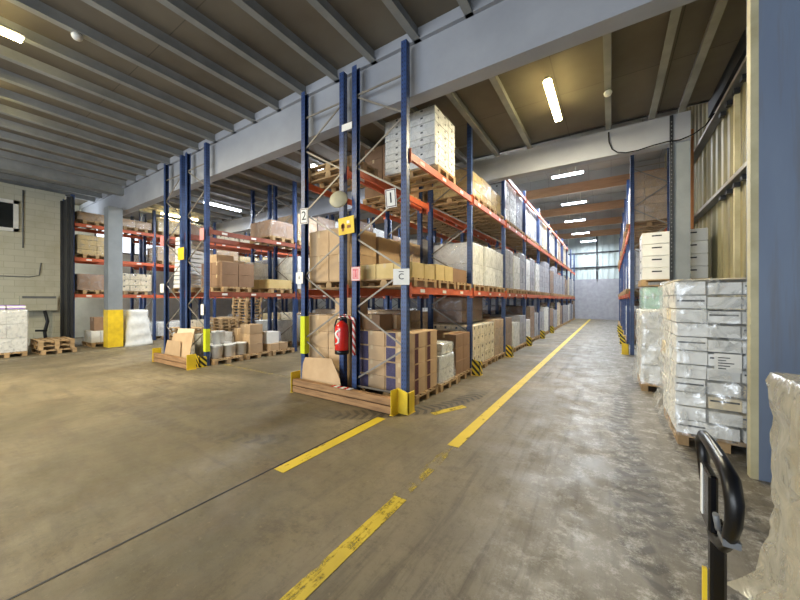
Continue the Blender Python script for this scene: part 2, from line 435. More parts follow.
# left wall of white painted blocks with niche, ledge, window
b = MB().mat('blocks')
b.box(-18.5, -18.0, -6, 3.55, 1.35, 5.85).box(-18.5, -18.25, -6, 3.55, 0, 1.35).box(-18.5, -18.0, 3.2, 3.55, 0, 1.35).box(-18.26, -18, -6, 2.0, 0, .2)
struct('wall_left', b.mesh('wall'))
struct('trim_6', bx('blocks', -18.0, -17.75, 2.35, 3.3, 1.3, 1.85, bevel=.01))
struct('trim_7', bx('steel', -17.8, -17.74, 2.4, 3.25, 1.76, 1.84))
wn = struct('window_1', MB().mat('white').box(0, .07, 0, 1.5, 0, .12).box(0, .07, 0, 1.5, 1.0, 1.12).box(0, .07, 0, .12, 0, 1.12).box(0, .07, 1.38, 1.5, 0, 1.12).mesh('frame'), (-18.0, .84, 4.15))
struct('window_pane', bx('dark_glass', .01, .03, .1, 1.4, .1, 1.02), parent=wn)
b = MB().mat('steel').tube([(-17.97, 0, 2.55), (-17.97, 2.6, 2.55), (-17.97, 2.85, 2.62), (-17.97, 2.9, 3.1)], .018)
struct('trim_8', b.mesh('conduit'))
b = MB().mat('steel').tube([(-17.97, 2.45, 3.6), (-17.97, 2.45, 5.7)], .02)
struct('trim_9', b.mesh('conduit'))
struct('door_1', MB().mat('darksteel').box(-16.95, -15.7, 3.24, 3.3, 0, 5.3).box(-16.0, -15.9, 3.18, 3.24, 0, 5.3).box(-16.8, -16.7, 3.18, 3.24, 0, 5.3).mesh('door'))
# outer wall behind the third rack, with daylit strip windows
b = MB().mat('white').box(-20.6, -20.4, 3.55, 34, 0, 7.8)
struct('wall_outer', b.mesh('wall'))
for k in range(6):
    y = 5.0+k*4
    fr = struct('window_%d' % (k+2), MB().mat('steel').box(0, .05, 0, 3.0, 0, .06).box(0, .05, 0, 3, 1.24, 1.3).box(0, .05, 0, .06, 0, 1.3).box(0, .05, 2.94, 3, 0, 1.3).box(0, .05, 1.47, 1.53, 0, 1.3).mesh('frame'), (-20.4, y, 4.0))
    struct('window_pane', bx('daylit', .01, .03, .06, 2.94, .06, 1.24), parent=fr)
struct('wall_front', MB().mat('blocks').box(-22, -12, -8.2, -8, 0, 6.1).box(0, 3.2, -8.2, -8, 0, 6.1).box(-12, 0, -8.2, -8, 4.8, 6.1).mesh('wall'))

# ------------------------------------------------------------------ floor markings
def marking(x0, x1, y0, y1, mat, label, rz=0):
    o = put('floor_marking', bx(mat, -(x1-x0)/2, (x1-x0)/2, -(y1-y0)/2, (y1-y0)/2, 0, .003), ((x0+x1)/2, (y0+y1)/2, .001), rz=rz)
    tag(o, label, 'floor marking')
marking(-1.61, -1.47, 3.5, 33, 'line', 'long yellow painted line running down the main aisle')
marking(-1.575, -1.455, 1.0, 2.34, 'line_mid', 'short worn yellow dash on the floor before the long aisle line')
marking(-1.6, -1.48, 2.34, 3.5, 'line_worn', 'nearly erased yellow paint between dash and long aisle line')
marking(-2.84, -2.70, 2.05, 3.78, 'line', 'yellow dash beside the floor joint leading to the timber barrier')
marking(-2.16, -2.04, 4.3, 4.95, 'line_mid', 'small crooked yellow paint patch beside the main-aisle rack', R(-25))
marking(-8.6, -5.2, 4.62, 4.70, 'line_worn', 'faint yellow line across the mouth of the second aisle')
marking(-14.35, -14.25, .5, 6.5, 'line_pale', 'pale worn line on the floor before the grey column')
struct('floor_joint', bx('ink', -2.872, -2.855, -6, 3.9, 0, .002), (0, 0, .001))

# ------------------------------------------------------------------ lamps
def lamp(loc, L, axis, warm, label, watts, group='ceiling tube lamps', rod=.15):
    r = empty('tube_lamp', loc, label, 'lamp', group, rz=0 if axis == 'y' else R(90))
    put('lamp_housing', MB().mat('housing').box(-.045, .045, -L/2, L/2, .03, .06).box(-.01, .01, -.3, -.28, .06, rod).box(-.01, .01, .28, .3, .06, rod).mesh('housing'), parent=r)
    put('lamp_tube', MB().mat('tube_warm' if warm else 'tube_cool').box(-.065, .065, -L/2+.02, L/2-.02, -.03, .03).mesh('tube', .01), parent=r)
    d = bpy.data.lights.new('tube_light', 'AREA'); d.shape = 'RECTANGLE'; d.size = .12; d.size_y = L*.95; d.energy = watts
    d.color = (1, .88, .62) if warm else (.86, .93, 1)
    lo = bpy.data.objects.new('tube_light', d); COL.objects.link(lo); lo.parent = r; lo.location = (0, 0, -.035)
lamp((-.93, 6.85, 5.5), 1.5, 'y', True, 'glowing warm tube lamp under the deck over the main aisle mouth', 190, rod=.36)
lamp((-7.6, .25, 5.7), 1.6, 'y', True, 'warm tube lamp between joists near the white smoke detector', 260)
lamp((-10.4, .35, 5.7), 1.5, 'y', True, 'warm tube lamp barely showing at the edge of the joisted ceiling', 260)
lamp((-16.3, 6.9, 5.45), 1.5, 'y', True, 'yellowish tube lamp behind the second double rack', 160)
lamp((-13.1, 7.1, 5.45), 1.5, 'y', False, 'bright white tube lamp over the aisle behind the second rack', 220)
lamp((-7.0, 7.0, 5.45), 1.5, 'y', False, 'white tube lamp hidden over the second aisle', 160)
for k, (x, y) in enumerate([(-3.1, 13.0), (-1.45, 14.8), (-1.6, 19.2), (-1.9, 23.4), (-1.9, 28.0)]):
    lamp((x, y-.4, 6.65), 1.15, 'x', False, 'white tube lamp high over the main aisle, %s' % ['above the first rack bays', 'before the second wooden beam', 'third wooden beam', 'fourth wooden beam', 'nearest the end wall'][k], 240, rod=.5)
lamp((-1.6, 31.6, 6.65), 1.15, 'x', False, 'added white tube lamp that brightens the corrugated end wall', 200, rod=.5)  # extra lamp, added only to brighten the far end wall
lamp((-7, 16, 6.65), 1.5, 'x', False, 'white tube lamp over the deep second aisle', 260, rod=.5)
lamp((-13.5, 13, 6.65), 1.5, 'x', False, 'white tube lamp over the deep third aisle', 260, rod=.5)
r = empty('bulb_lamp', (-3.05, 8.8, 4.93), 'small round white lamp under the second cross beam', 'lamp')
put('lamp_globe', MB().mat('tube_cool').lathe([(.0, -.06), (.045, -.04), (.05, 0), (.03, .04)], n=14).mesh('globe'), parent=r)
put('lamp_base', MB().mat('housing').lathe([(.05, .04), (.05, .09)], n=14).mesh('base'), parent=r)
def detector(loc, label):
    o = put('smoke_detector', MB().mat('white').lathe([(.0, -.09), (.05, -.085), (.065, -.06), (.07, -.03), (.05, 0)], n=18).mesh('detector'), loc)
    tag(o, label, 'smoke detector')
detector((-6.95, 1.5, 5.83), 'round white smoke detector under a joist near the warm tube')
detector((-.05, 7.2, 5.6), 'round white smoke detector beside the glowing tube lamp')
b = MB().mat('blackpaint').tube([(-.05, 8.86, 5.55), (-.04, 8.85, 5.32), (.02, 8.85, 5.14), (.12, 8.84, 5.04), (.28, 8.84, 4.99), (.5, 8.84, 4.99), (.75, 8.84, 5.03), (1.0, 8.84, 5.05), (1.2, 8.84, 5.03), (1.4, 8.8, 5.07), (1.58, 8.75, 5.18), (1.7, 8.7, 5.36)], .013)
tag(put('cable', b.mesh('cable')), 'loose black cable sagging along the second cross beam', 'cable')

# ------------------------------------------------------------------ racks
def post_mesh(H, side):
    b = MB().mat('blue')
    b.box(-.05, .05, -.05, -.042, 0, H).box(-.05, .05, .042, .05, 0, H)
    x = .042*side
    b.box(x-.008 if side > 0 else x, x+.008 if side < 0 else x, -.05, .05, 0, H) if False else b.box(min(x, x+.008*side), max(x, x+.008*side), -.05, .05, 0, H)
    b.box(-.07, .07, -.07, .07, 0, .01)
    return b.mesh('post')
def brace_mesh(D, H, flip):
    b = MB().mat('galv')
    b.bar((0, 0, H-.5), (D, 0, H-.5), .032, .012)
    b.bar((0, 0, .2), (D, 0, .2), .032, .012)
    z = H-.52; k = 0
    while z-.6 > .1:
        a, c = (0, D) if (k + flip) % 2 == 0 else (D, 0)
        b.bar((a, 0, z), (c, 0, z-.6), .03, .012); z -= .62; k += 1
    return b.mesh('bracing')
def beam_mesh(L, mat):
    b = MB().mat(mat)
    b.box(-.025, .025, .05, L-.05, -.12, 0).box(-.03, .012, .052, L-.052, -.03, -.005)
    for y in (.045, L-.045):
        b.box(-.035, .035, y-.006, y+.006, -.17, .06)
    b.mat('paper')
    return b.mesh('beam')
SL = bx('paper', 0, .003, 0, .15, 0, .055)
def rack(label, x0, x1, ys, levels, H=5.78, flip=0, beam='orange', extra=(), tags=3):
    r = empty('pallet_rack', (x0, ys[0], 0), label, 'pallet rack')
    D = x1-x0
    pa, pb = post_mesh(H, -1), post_mesh(H, 1); br = brace_mesh(D-.1, H, flip)
    for y in ys:
        yy = y-ys[0]
        put('upright_post', pa, (.05, yy, 0), r); put('upright_post', pb, (D-.05, yy, 0), r)
        put('bracing', br, (.05, yy, 0), r)
    cache = {}
    for i, (a, c) in enumerate(zip(ys, ys[1:])):
        L = round(c-a, 3)
        if L not in cache: cache[L] = beam_mesh(L, beam)
        lv = list(levels) + [z for z, lo, hi in extra if lo <= i <= hi]
        for z in lv:
            for s, x in ((0, .0), (1, D)):
                if s == 0 and z not in levels: continue
                bo = put('shelf_beam', cache[L], (x, a-ys[0], z-.004), r)
                if i < tags and s == 1:
                    for k in range(3): put('shelf_label', SL, (.026, .35+k*.85*L/2.8, -.09), bo)
    return r
PIT = 2.8
def yrow(n, y0=4.36): return [y0+PIT*i for i in range(n+1)]
L1, L2 = 1.92, 4.05
A2 = rack('long blue and orange pallet rack lining the main aisle, yellow guard at its near post', -3.8, -2.68, yrow(10), (L1, L2), flip=0, extra=((5.5, 2, 7),))
A1 = rack('blue pallet rack back to back with the main-aisle rack, extinguisher at its near post', -5.12, -4.0, yrow(10), (L1, L2), flip=1)
B2 = rack('blue pallet rack behind the leaning cardboard sheet, white buckets at its foot', -9.9, -8.78, yrow(6), (L1, 3.55), flip=0, beam='orange_dull')
B1 = rack('blue pallet rack holding the column of white trays, back to back with its twin', -11.24, -10.12, yrow(6), (L1, 3.55), flip=1, beam='orange_dull')
YC = [3.4+2.5*i for i in range(7)]
C1 = rack('orange-beamed rack behind the grey column with yellow foot', -17.35, -16.25, YC, (1.92, 3.25, 4.5), H=5.5, flip=0)
C2 = rack('outermost orange-beamed rack against the white outer wall', -18.75, -17.65, YC[1:], (1.92, 3.25, 4.5), H=5.6, flip=1)
YD = [12.4+2.8*i for i in range(7)]
D1 = rack('tall blue rack opposite the main-aisle rack, beside the corrugated wall', .5, 1.5, YD, (1.92, 4.0), H=6.3, flip=0, beam='orange')
# white connector plates between the twin rows
for x, y, z, lb in ((-3.9, 4.29, 4.75, 'small white plate joining the two middle posts near the ceiling beam'),):
    tag(put('joining_plate', bx('paper', -.12, .12, -.006, .006, -.06, .06, bevel=.002), (x, y, z)), lb, 'plate')

# ------------------------------------------------------------------ pallets, cartons, loads
def pallet_meshes(w=.8, d=1.2):
    k = MB().mat('wood')
    for i in range(5):
        y = -w/2 + i*(w-.12)/4; k.box(-d/2, d/2, y, y+.12, .122, .144)
    for x in (-d/2, -.05, d/2-.1): k.box(x, x+.1, -w/2, w/2, .1, .122)
    deck = k.mesh('deck')
    q = MB().mat('wood')
    q.box(-d/2, d/2, -.05, .05, 0, .022)
    for x in (-d/2, -.07, d/2-.14): q.box(x, x+.14, -.05, .05, .022, .1)
    return deck, q.mesh('runner')
PD, PR = pallet_meshes()
def _simple():
    k = MB().mat('wood'); w, d = .8, 1.2
    for i in range(5):
        y = -w/2 + i*(w-.12)/4; k.box(-d/2, d/2, y, y+.12, .12, .144)
    for y in (-.4, -.05, .3):
        k.box(-d/2, d/2, y, y+.1, 0, .022)
        for x in (-d/2, -.07, d/2-.14): k.box(x, x+.14, y, y+.1, .022, .12)
    return k.mesh('pallet')
PS = _simple()
def pallet(x, y, z, label, detail=True, rz=0, group='wooden pallets'):
    if not detail:
        return tag(put('pallet', PS, (x, y, z), rz=rz), label, 'pallet', group)
    r = empty('pallet', (x, y, z), label, 'pallet', group, rz)
    put('top_deck', PD, parent=r)
    for yy in (-.35, 0, .35): put('runner', PR, (0, yy, 0), r)
    return r

CM = {}
def carton_mesh(w, d, h, mat):
    k = (round(w, 3), round(d, 3), round(h, 3), mat)
    if k not in CM:
        body = bx(mat, -w/2+.003, w/2-.003, -d/2+.003, d/2-.003, 0, h-.003, bevel=.004)
        t = MB().mat('tape')
        t.box(-.025, .025, -d/2+.0015, d/2-.0015, h-.004, h-.001).box(-.025, .025, -d/2+.001, -d/2+.003, h*.72, h-.001).box(-.025, .025, d/2-.003, d/2-.001, h*.72, h-.001)
        CM[k] = (body, t.mesh('tape'))
    return CM[k]
NC = [0]
def carton(x, y, z, w, d, h, mat, label, group, name='carton', tape=True, rz=0):
    NC[0] += 1
    b_, t_ = carton_mesh(w, d, h, mat)
    o = put(name, b_, (x, y, z), rz=rz); tag(o, label, 'box', group)
    if tape: put('tape', t_, parent=o)
    return o
ORD = ['bottom', 'second', 'third', 'fourth', 'fifth', 'sixth', 'seventh', 'eighth']
def stack(cx, cy, z, W, D, H, nx, ny, nz, mat, colour, where, jig=.006, skip=(), tape=True, extra=None):
    """individual cartons; W along x, D along y"""
    w, d, h = W/nx, D/ny, H/nz
    xn = {1: [''], 2: ['inner', 'aisle-side'], 3: ['inner', 'middle', 'aisle-side'], 4: ['innermost', 'inner', 'outer', 'outermost']}[nx]
    yn = {1: [''], 2: ['front', 'rear'], 3: ['front', 'centre', 'rear']}[ny]
    for k in range(nz):
        lay = 'top' if k == nz-1 and nz > 1 else ORD[k]
        for i in range(nx):
            for j in range(ny):
                if (i, j, k) in skip: continue
                nm = ' '.join(q for q in (xn[i], yn[j]) if q)
                lb = f"{colour} carton, {lay} layer, {nm+' ' if nm else ''}{where}"
                o = carton(cx-W/2+w*(i+.5)+random.uniform(-jig, jig)/2, cy-D/2+d*(j+.5)+random.uniform(-jig, jig)/2, z+h*k, w-.006, d-.006, h, mat, lb, colour+' cartons '+where, tape=tape)
                if extra: extra(o, i, j, k, w, d, h)

WM = {}
def layer_mesh(W, D, h, nx, ny, mat, v, marks):
    k = ('L', round(W, 2), round(D, 2), round(h, 3), nx, ny, mat, v, marks)
    if k in WM: return WM[k]
    rnd = random.Random(v*7+3)
    b = MB(); w, d = W/nx, D/ny
    for i in range(nx):
        for j in range(ny):
            if 0 < i < nx-1 and 0 < j < ny-1: continue
            b.mat(mat)
            jx, jy = rnd.uniform(-.006, .006), rnd.uniform(-.006, .006)
            x0, x1 = -W/2+w*i+.004+jx, -W/2+w*(i+1)-.004+jx; y0, y1 = -D/2+d*j+.004+jy, -D/2+d*(j+1)-.004+jy
            b.box(x0, x1, y0, y1, .004, h-.006)
            if marks:
                b.mat('ink'); e = .0012; mw = min(.05, (x1-x0)*.2); c = (x0+x1)/2
                if marks == 'band':
                    b.box(x0, x1, y0-e, y0, h*.06, h*.22)
                    b.box(x1, x1+e, y0, y1, h*.06, h*.22); b.box(x0-e, x0, y0, y1, h*.06, h*.22)
                else:
                    b.box(c-mw/2, c+mw/2, y0-e, y0, h*.62, h*.85); c = (y0+y1)/2
                    b.box(x1, x1+e, c-mw/2, c+mw/2, h*.62, h*.85); b.box(x0-e, x0, c-mw/2, c+mw/2, h*.62, h*.85)
    WM[k] = b.mesh('layer'); return WM[k]
def film_mesh(W, D, H, v, amp=.012, mat='film', flare=0.0, seg=.07):
    k = ('F', round(W, 2), round(D, 2), round(H, 2), v, mat, flare)
    if k in WM: return WM[k]
    b = MB().mat(mat)
    nz = max(3, int(H/seg)); per = []
    nx, ny = max(2, int(W/seg)), max(2, int(D/seg))
    for i in range(nx): per.append((-W/2+W*i/nx, -D/2, 0, -1))
    for i in range(ny): per.append((W/2, -D/2+D*i/ny, 1, 0))
    for i in range(nx): per.append((W/2-W*i/nx, D/2, 0, 1))
    for i in range(ny): per.append((-W/2, D/2-D*i/ny, -1, 0))
    rings = []
    for q in range(nz+1):
        z = H*q/nz; ring = []
        for (x, y, nxn, nyn) in per:
            nv = noise.noise(Vector((x*5+v*11, y*5, z*9)))
            nf = noise.noise(Vector((x*14+v*5, y*14, z*4)))
            off = .014+amp*(nv+.6*nf) + flare*max(0, 1-z/.5)**2*(.6+abs(nf)*1.6)
            # sides tuck inwards at the top edge
            if q == nz: off -= .01
            L = Vector((x, y)).normalized()
            ring.append(b.bm.verts.new((x+off*(nxn+.25*L.x), y+off*(nyn+.25*L.y), z)))
        rings.append(ring)
    n = len(per)
    for a, c in zip(rings, rings[1:]):
        for i in range(n):
            f = b.bm.faces.new((a[i], a[(i+1) % n], c[(i+1) % n], c[i])); f.smooth = True
    top = b.bm.faces.new(rings[-1])
    WM[k] = b.mesh('film'); return WM[k]
def wrapped(x, y, z, W, D, H, nz, nx, ny, mat, label, marks=None, v=None, film='film', flare=0, amp=.012, group='shrink-wrapped loads'):
    r = empty('wrapped_load', (x, y, z), label, 'wrapped load', group)
    v = random.randint(0, 3) if v is None else v
    h = H/nz
    for k in range(nz): put('carton_layer', layer_mesh(W, D, h, nx, ny, mat, (v+k) % 3, marks), (0, 0, h*k), r)
    put('stretch_film', film_mesh(W, D, H+.012, v, amp, film, flare), (0, 0, 0), r)
    return r

LV = {0: 0.0, 1: L1, 2: L2}
LN = ['floor level', 'first shelf', 'upper shelf']
BN = ['first', 'second', 'third', 'fourth', 'fifth', 'sixth', 'seventh', 'eighth', 'ninth', 'tenth']
SN = {3: ['near', 'middle', 'far'], 2: ['near', 'far'], 1: ['']}
CAT = {  # kind -> material, words, layers per metre, nx, ny, marks
 'W': ('white_card', 'shrink-wrapped white load', 4.5, 3, 2, 'dot'), 'w': ('white_card', 'plain white wrapped load', 1.8, 1, 1, None),
 'G': ('grey_card', 'shrink-wrapped grey load', 4, 3, 2, None), 'K': ('card', 'shrink-wrapped brown load', 4, 3, 2, None),
 'D': ('card_dark', 'dark brown wrapped load', 2, 2, 1, None), 'P': ('card_pale', 'cream wrapped load', 4, 4, 3, 'dot'),
 'Y': ('card_yel', 'yellowish wrapped load', 5, 3, 2, None)}
def fill(rk, name, x, ys, bay, level, codes, zs, W=1.1, detail=True):
    """codes: one entry per slot, e.g. 'W1.2' = kind and height, '-' = nothing, 'p' = empty pallet"""
    n = len(codes); y0 = ys[bay]+.06; wid = (ys[bay+1]-ys[bay]-.12)/n
    for i, c in enumerate(codes):
        if c == '-': continue
        yc = y0+wid*(i+.5); z = zs[level]
        pos = f"{LN[level] if level < 3 else 'top shelf'}, {BN[bay]} bay{', '+SN[n][i]+' slot' if n > 1 else ''}, {name}"
        x_ = x+random.uniform(-.03, .03)
        Wl = W
        if level == 2 and name == 'main-aisle rack': Wl, x_ = 1.0, x-.05
        pallet(x_, yc, z, 'wooden pallet, '+pos, detail)
        if c == 'p': continue
        mat, wd, lpm, nx, ny, mk = CAT[c[0]]; H = float(c[1:])
        wrapped(x_, yc, z+.144, Wl, min(wid-.06, .84 if n == 3 else wid-.1), H, max(1, round(H*lpm)), nx, ny, mat, wd+', '+pos, mk)
ZA = {0: 0, 1: L1, 2: L2}; ZB = {0: 0, 1: L1, 2: 3.55}; ZC = {0: 0, 1: 1.92, 2: 3.25, 3: 4.5}; ZD = {0: 0, 1: 1.92, 2: 4.0}
LN = ['floor level', 'first shelf', 'second shelf']
xA2, xA1, xB2, xB1, xC1, xC2 = -3.24, -4.56, -9.34, -10.68, -16.8, -18.2
YA, YBq = yrow(10), yrow(6)
nA = 'main-aisle rack'; nA1 = 'rack behind it'; 

# --- main-aisle rack, first bay, floor
def purple_print(o, i, j, k, w, d, h):
    if j == 0: put('purple_panel', bx('purple', -w/2+.03, -w/2+.22, -d/2+.0015, -d/2+.003, .012, h-.016), parent=o)
    if i == 1: put('maroon_panel', bx('maroon', w/2-.0035, w/2-.0005, -d/2+.04, -d/2+.15, .012, h-.016), parent=o)
pallet(xA2, 4.95, 0, 'wooden pallet under the purple-printed cartons at the yellow guard')
stack(xA2, 4.93, .144, 1.16, .84, 1.02, 2, 2, 4, 'card', 'purple-printed brown', 'stack behind the yellow guard', extra=purple_print)
carton(xA2-.36, 4.78, 1.164, .4, .4, .28, 'card_dark', 'dark brown carton lying on top of the purple-printed stack', 'loose cartons')
carton(xA2-.3, 5.2, 1.164, .4, .34, .26, 'card', 'brown carton behind another on top of the purple-printed stack', 'loose cartons')
pallet(xA2+.02, 5.82, 0, 'wooden pallet under the low white wrapped bundle')
wrapped(xA2+.02, 5.8, .144, 1.08, .68, .5, 2, 2, 2, 'white_card', 'low white bundle in crumpled film beside the purple-printed cartons', flare=.03, film='film_thick', amp=.03)
wrapped(xA2+.3, 5.85, .66, .5, .5, .2, 1, 1, 1, 'white_card', 'small crumpled white bag on top of the low white bundle', film='film_thick', amp=.05)
pallet(xA2, 6.68, 0, 'wooden pallet under the olive-brown cartons by the second post')
stack(xA2, 6.65, .144, 1.12, .8, .84, 2, 2, 3, 'card_dark', 'olive-brown', 'stack by the second post')
# first shelf, first bay: open low crates and cartons
for q, (y, m_, W_, H_, lb) in enumerate(((4.88, 'card_yel', 1.1, .36, 'row of yellowish open crates'),)):
    pass
pallet(xA2, 4.88, L1, 'wooden pallet under the yellowish crates, first shelf'); pallet(xA2, 5.76, L1, 'wooden pallet under the second yellowish crates, first shelf')
pallet(xA2, 6.62, L1, 'wooden pallet under the orange-brown carton, first shelf')
stack(xA2, 4.9, L1+.144, 1.12, .8, .26, 3, 2, 1, 'card_yel', 'low yellowish', 'on first shelf above the purple-printed stack')
stack(xA2, 5.72, L1+.144, 1.12, .78, .30, 3, 2, 1, 'card_yel', 'yellowish', 'on first shelf above the low white bundle')
stack(xA2, 6.6, L1+.144, 1.0, .8, .30, 2, 1, 1, 'card_dark', 'orange-brown', 'on first shelf above the olive-brown cartons')
# upper shelf, first bay: white cartons load on middle slot
pallet(xA2-.02, 5.78, L2, 'wooden pallet under the tall white load high above the yellow guard')
wrapped(xA2-.02, 5.78, L2+.144, 1.12, .9, 1.08, 8, 2, 3, 'white_card', 'tall white carton load wrapped in film on the upper shelf under the beam', marks='dot', v=1, group=None)
# second bay
fill(A2, nA, xA2, YA, 1, 0, ['P.95', 'P.95', 'K1.0'], ZA)
wrapped(xA2-.2, 8.2, 1.14, .8, 1.5, .62, 2, 1, 2, 'card_dark', 'dark brown pack lying on the cream loads in the second bay', v=0)
fill(A2, nA, xA2, YA, 1, 1, ['w1.0', 'w1.0', 'w1.0'], ZA)
fill(A2, nA, xA2, YA, 1, 2, ['Y.62', 'Y.66', 'Y.62'], ZA)
fill(A2, nA, xA2, YA, 2, 0, ['D1.0', 'w.8', 'G1.0'], ZA)
fill(A2, nA, xA2, YA, 2, 1, ['G1.2', 'w1.1', 'G1.3'], ZA)
fill(A2, nA, xA2, YA, 2, 2, ['W1.3', 'W1.3', 'G1.2'], ZA)
fill(A2, nA, xA2, YA, 3, 0, ['w.8', 'D1.3', 'G1.0'], ZA)
fill(A2, nA, xA2, YA, 3, 1, ['w1.2', 'G1.3', 'W1.2'], ZA)
fill(A2, nA, xA2, YA, 3, 2, ['G1.4', 'G1.3', 'G1.4'], ZA)
kinds = 'GGWGPDwG'
for bay in range(4, 10):
    for lv in (0, 1, 2):
        if bay == 9 and lv == 2: continue
        fill(A2, nA, xA2, YA, bay, lv, [random.choice(kinds)+'%.1f' % random.uniform(1.0, 1.5) for _ in range(2)], ZA, detail=False)
# --- rack behind (A1)
nA1 = 'rack with the extinguisher'
pallet(xA1, 4.9, 0, 'wooden pallet under the plain brown cartons behind the fire extinguisher')
stack(xA1, 4.88, .144, 1.12, .8, 1.26, 2, 2, 4, 'card', 'plain brown', 'stack behind the extinguisher')
carton(xA1+.28, 4.85, 1.404, .42, .5, .34, 'card', 'brown carton topping the stack behind the extinguisher', 'loose cartons')
fill(A1, nA1, xA1, YA, 0, 0, ['-', 'w1.2', 'K1.3'], ZA)
# big cartons on first shelf
pallet(xA1, 4.9, L1, 'wooden pallet under the big brown cartons beside the yellow placard')
pallet(xA1, 5.78, L1, 'wooden pallet under the second pair of big brown cartons')
stack(xA1, 4.9, L1+.144, 1.1, .8, 1.0, 2, 1, 2, 'card', 'big brown', 'on the shelf beside the yellow placard')
stack(xA1, 5.78, L1+.144, 1.1, .8, .95, 2, 1, 1, 'card', 'big brown', 'on the shelf, behind the placard pair')
fill(A1, nA1, xA1, YA, 0, 1, ['-', '-', 'K1.0'], ZA)
pallet(xA1, 4.88, L2, 'lower empty pallet on the upper shelf above the big brown cartons')
pallet(xA1, 4.88, L2+.146, 'upper empty pallet of two on the upper shelf above the big cartons')
pallet(xA1, 6.65, L2, 'wooden pallet under the tall brown cartons beside the white load')
stack(xA1, 6.65, L2+.144, 1.1, .8, 1.2, 2, 1, 4, 'card_dark', 'brown', 'on the upper shelf behind the middle posts')
for bay, sp in ((1, (['w.6', 'K1.2', 'G1.1'], ['G1.2', 'K1.1', 'w.9'], ['K.8', 'G.8', 'W.74'])), (2, (['G1.1', 'w1.2', 'K1.0'], ['w1.0', 'G1.3', 'K1.2'], ['G1.2', 'W1.2', 'w1.1']))):
    for lv in range(3): fill(A1, nA1, xA1, YA, bay, lv, sp[lv], ZA)
for bay in (3, 4, 5):
    for lv in (0, 1, 2):
        fill(A1, nA1, xA1, YA, bay, lv, [random.choice(kinds)+'%.1f' % random.uniform(1.0, 1.3) for _ in range(2)], ZA, detail=False)

# --- second double rack
nB2 = 'rack with buckets'; nB1 = 'rack with the tray column'
def bucket(x, y, z, label, s=1.0):
    r = empty('bucket', (x, y, z), label, 'bucket', 'white buckets')
    put('bucket_body', MB().mat('plastic').lathe([(.12*s, 0), (.15*s, .005), (.16*s, .3*s), (.168*s, .3*s), (.168*s, .32*s)], n=18).mesh('b'), parent=r)
    put('lid', MB().mat('plastic').lathe([(.172*s, .32*s), (.172*s, .345*s), (.15*s, .35*s)], n=18).mesh('l'), parent=r)
for k, (y, lb) in enumerate(((4.85, 'nearest the yellow post band'), (5.75, 'under the tall narrow cartons'), (6.6, 'nearest the big double rack'))):
    pallet(xB2+.1, y, 0, 'low wooden pallet in the second aisle mouth, '+lb)
for k, (x, y, z) in enumerate([(-8.9, 4.63, .144), (-8.9, 4.99, .144), (-8.95, 5.35, .144), (-9.25, 4.75, .144), (-9.3, 5.1, .144), (-9.1, 4.8, .5)]):
    bucket(x, y, z, 'white lidded bucket on the floor pallet, '+['nearest the yellow post band', 'middle of the front row', 'beside the narrow brown cartons', 'behind the near bucket', 'behind the middle bucket', 'standing on the others'][k])
wrapped(-9.72, 5.0, .144, .34, .9, .6, 2, 1, 3, 'white_card', 'white wrapped goods behind the lidded buckets', v=1)
stack(-9.0, 5.72, .144, .5, .42, .84, 1, 1, 3, 'card', 'narrow brown', 'on the pallet beside the buckets')
carton(-9.45, 5.8, .144, .4, .5, .7, 'card', 'plain brown carton behind the narrow brown cartons', 'loose cartons')
stack(-8.95, 6.45, .144, .55, .66, .22, 1, 2, 1, 'card', 'low brown', 'under the white square carton')
carton(-8.98, 6.3, .366, .42, .42, .36, 'white_card', 'white square carton on low brown cartons in the second aisle', 'loose cartons')
wrapped(-9.5, 6.6, .144, .5, .7, .5, 2, 1, 1, 'grey_card', 'grey wrapped goods behind the white square carton', v=2)
pallet(xB2, 5.15, L1, 'wooden pallet under brown cartons above the buckets'); pallet(xB2, 6.6, L1, 'wooden pallet under the low tan carton, shelf above the white square carton')
stack(xB2, 5.2, L1+.144, 1.1, .95, .68, 2, 2, 2, 'card_dark', 'grey-brown', 'on the shelf above the buckets')
carton(xB2-.2, 5.1, L1+.144+.68, .5, .5, .25, 'card', 'tan carton topping the grey-brown cartons above the buckets', 'loose cartons')
stack(xB2, 6.6, L1+.144, 1.1, .84, .28, 2, 1, 1, 'card_yel', 'low tan', 'on the shelf nearest the big rack')
fill(B2, nB2, xB2, YBq, 0, 2, ['-', '-', 'D.5'], ZB)
fill(B2, nB2, xB2, YBq, 1, 0, ['-', 'w1.0', 'K1.2'], ZB); fill(B2, nB2, xB2, YBq, 1, 1, ['w1.1', 'K1.3', 'G1.2'], ZB); fill(B2, nB2, xB2, YBq, 1, 2, ['K.9', 'D1.0', 'w1.0'], ZB)
for bay in (2, 3, 4, 5):
    for lv in range(3): fill(B2, nB2, xB2, YBq, bay, lv, [random.choice('GwKWD')+'%.1f' % random.uniform(.9, 1.3) for _ in range(2)], ZB, detail=False)
fill(B1, nB1, xB1, YBq, 0, 1, ['-', 'K.9', 'w.9'], ZB)
fill(B1, nB1, xB1, YBq, 1, 0, ['w.8', '-', 'K1.0'], ZB); fill(B1, nB1, xB1, YBq, 1, 1, ['G1.1', 'w1.2', 'K1.2'], ZB)
for bay in (2, 3): 
    for lv in range(3): fill(B1, nB1, xB1, YBq, bay, lv, [random.choice('GwKWD')+'%.1f' % random.uniform(.9, 1.3) for _ in range(2)], ZB, detail=False)
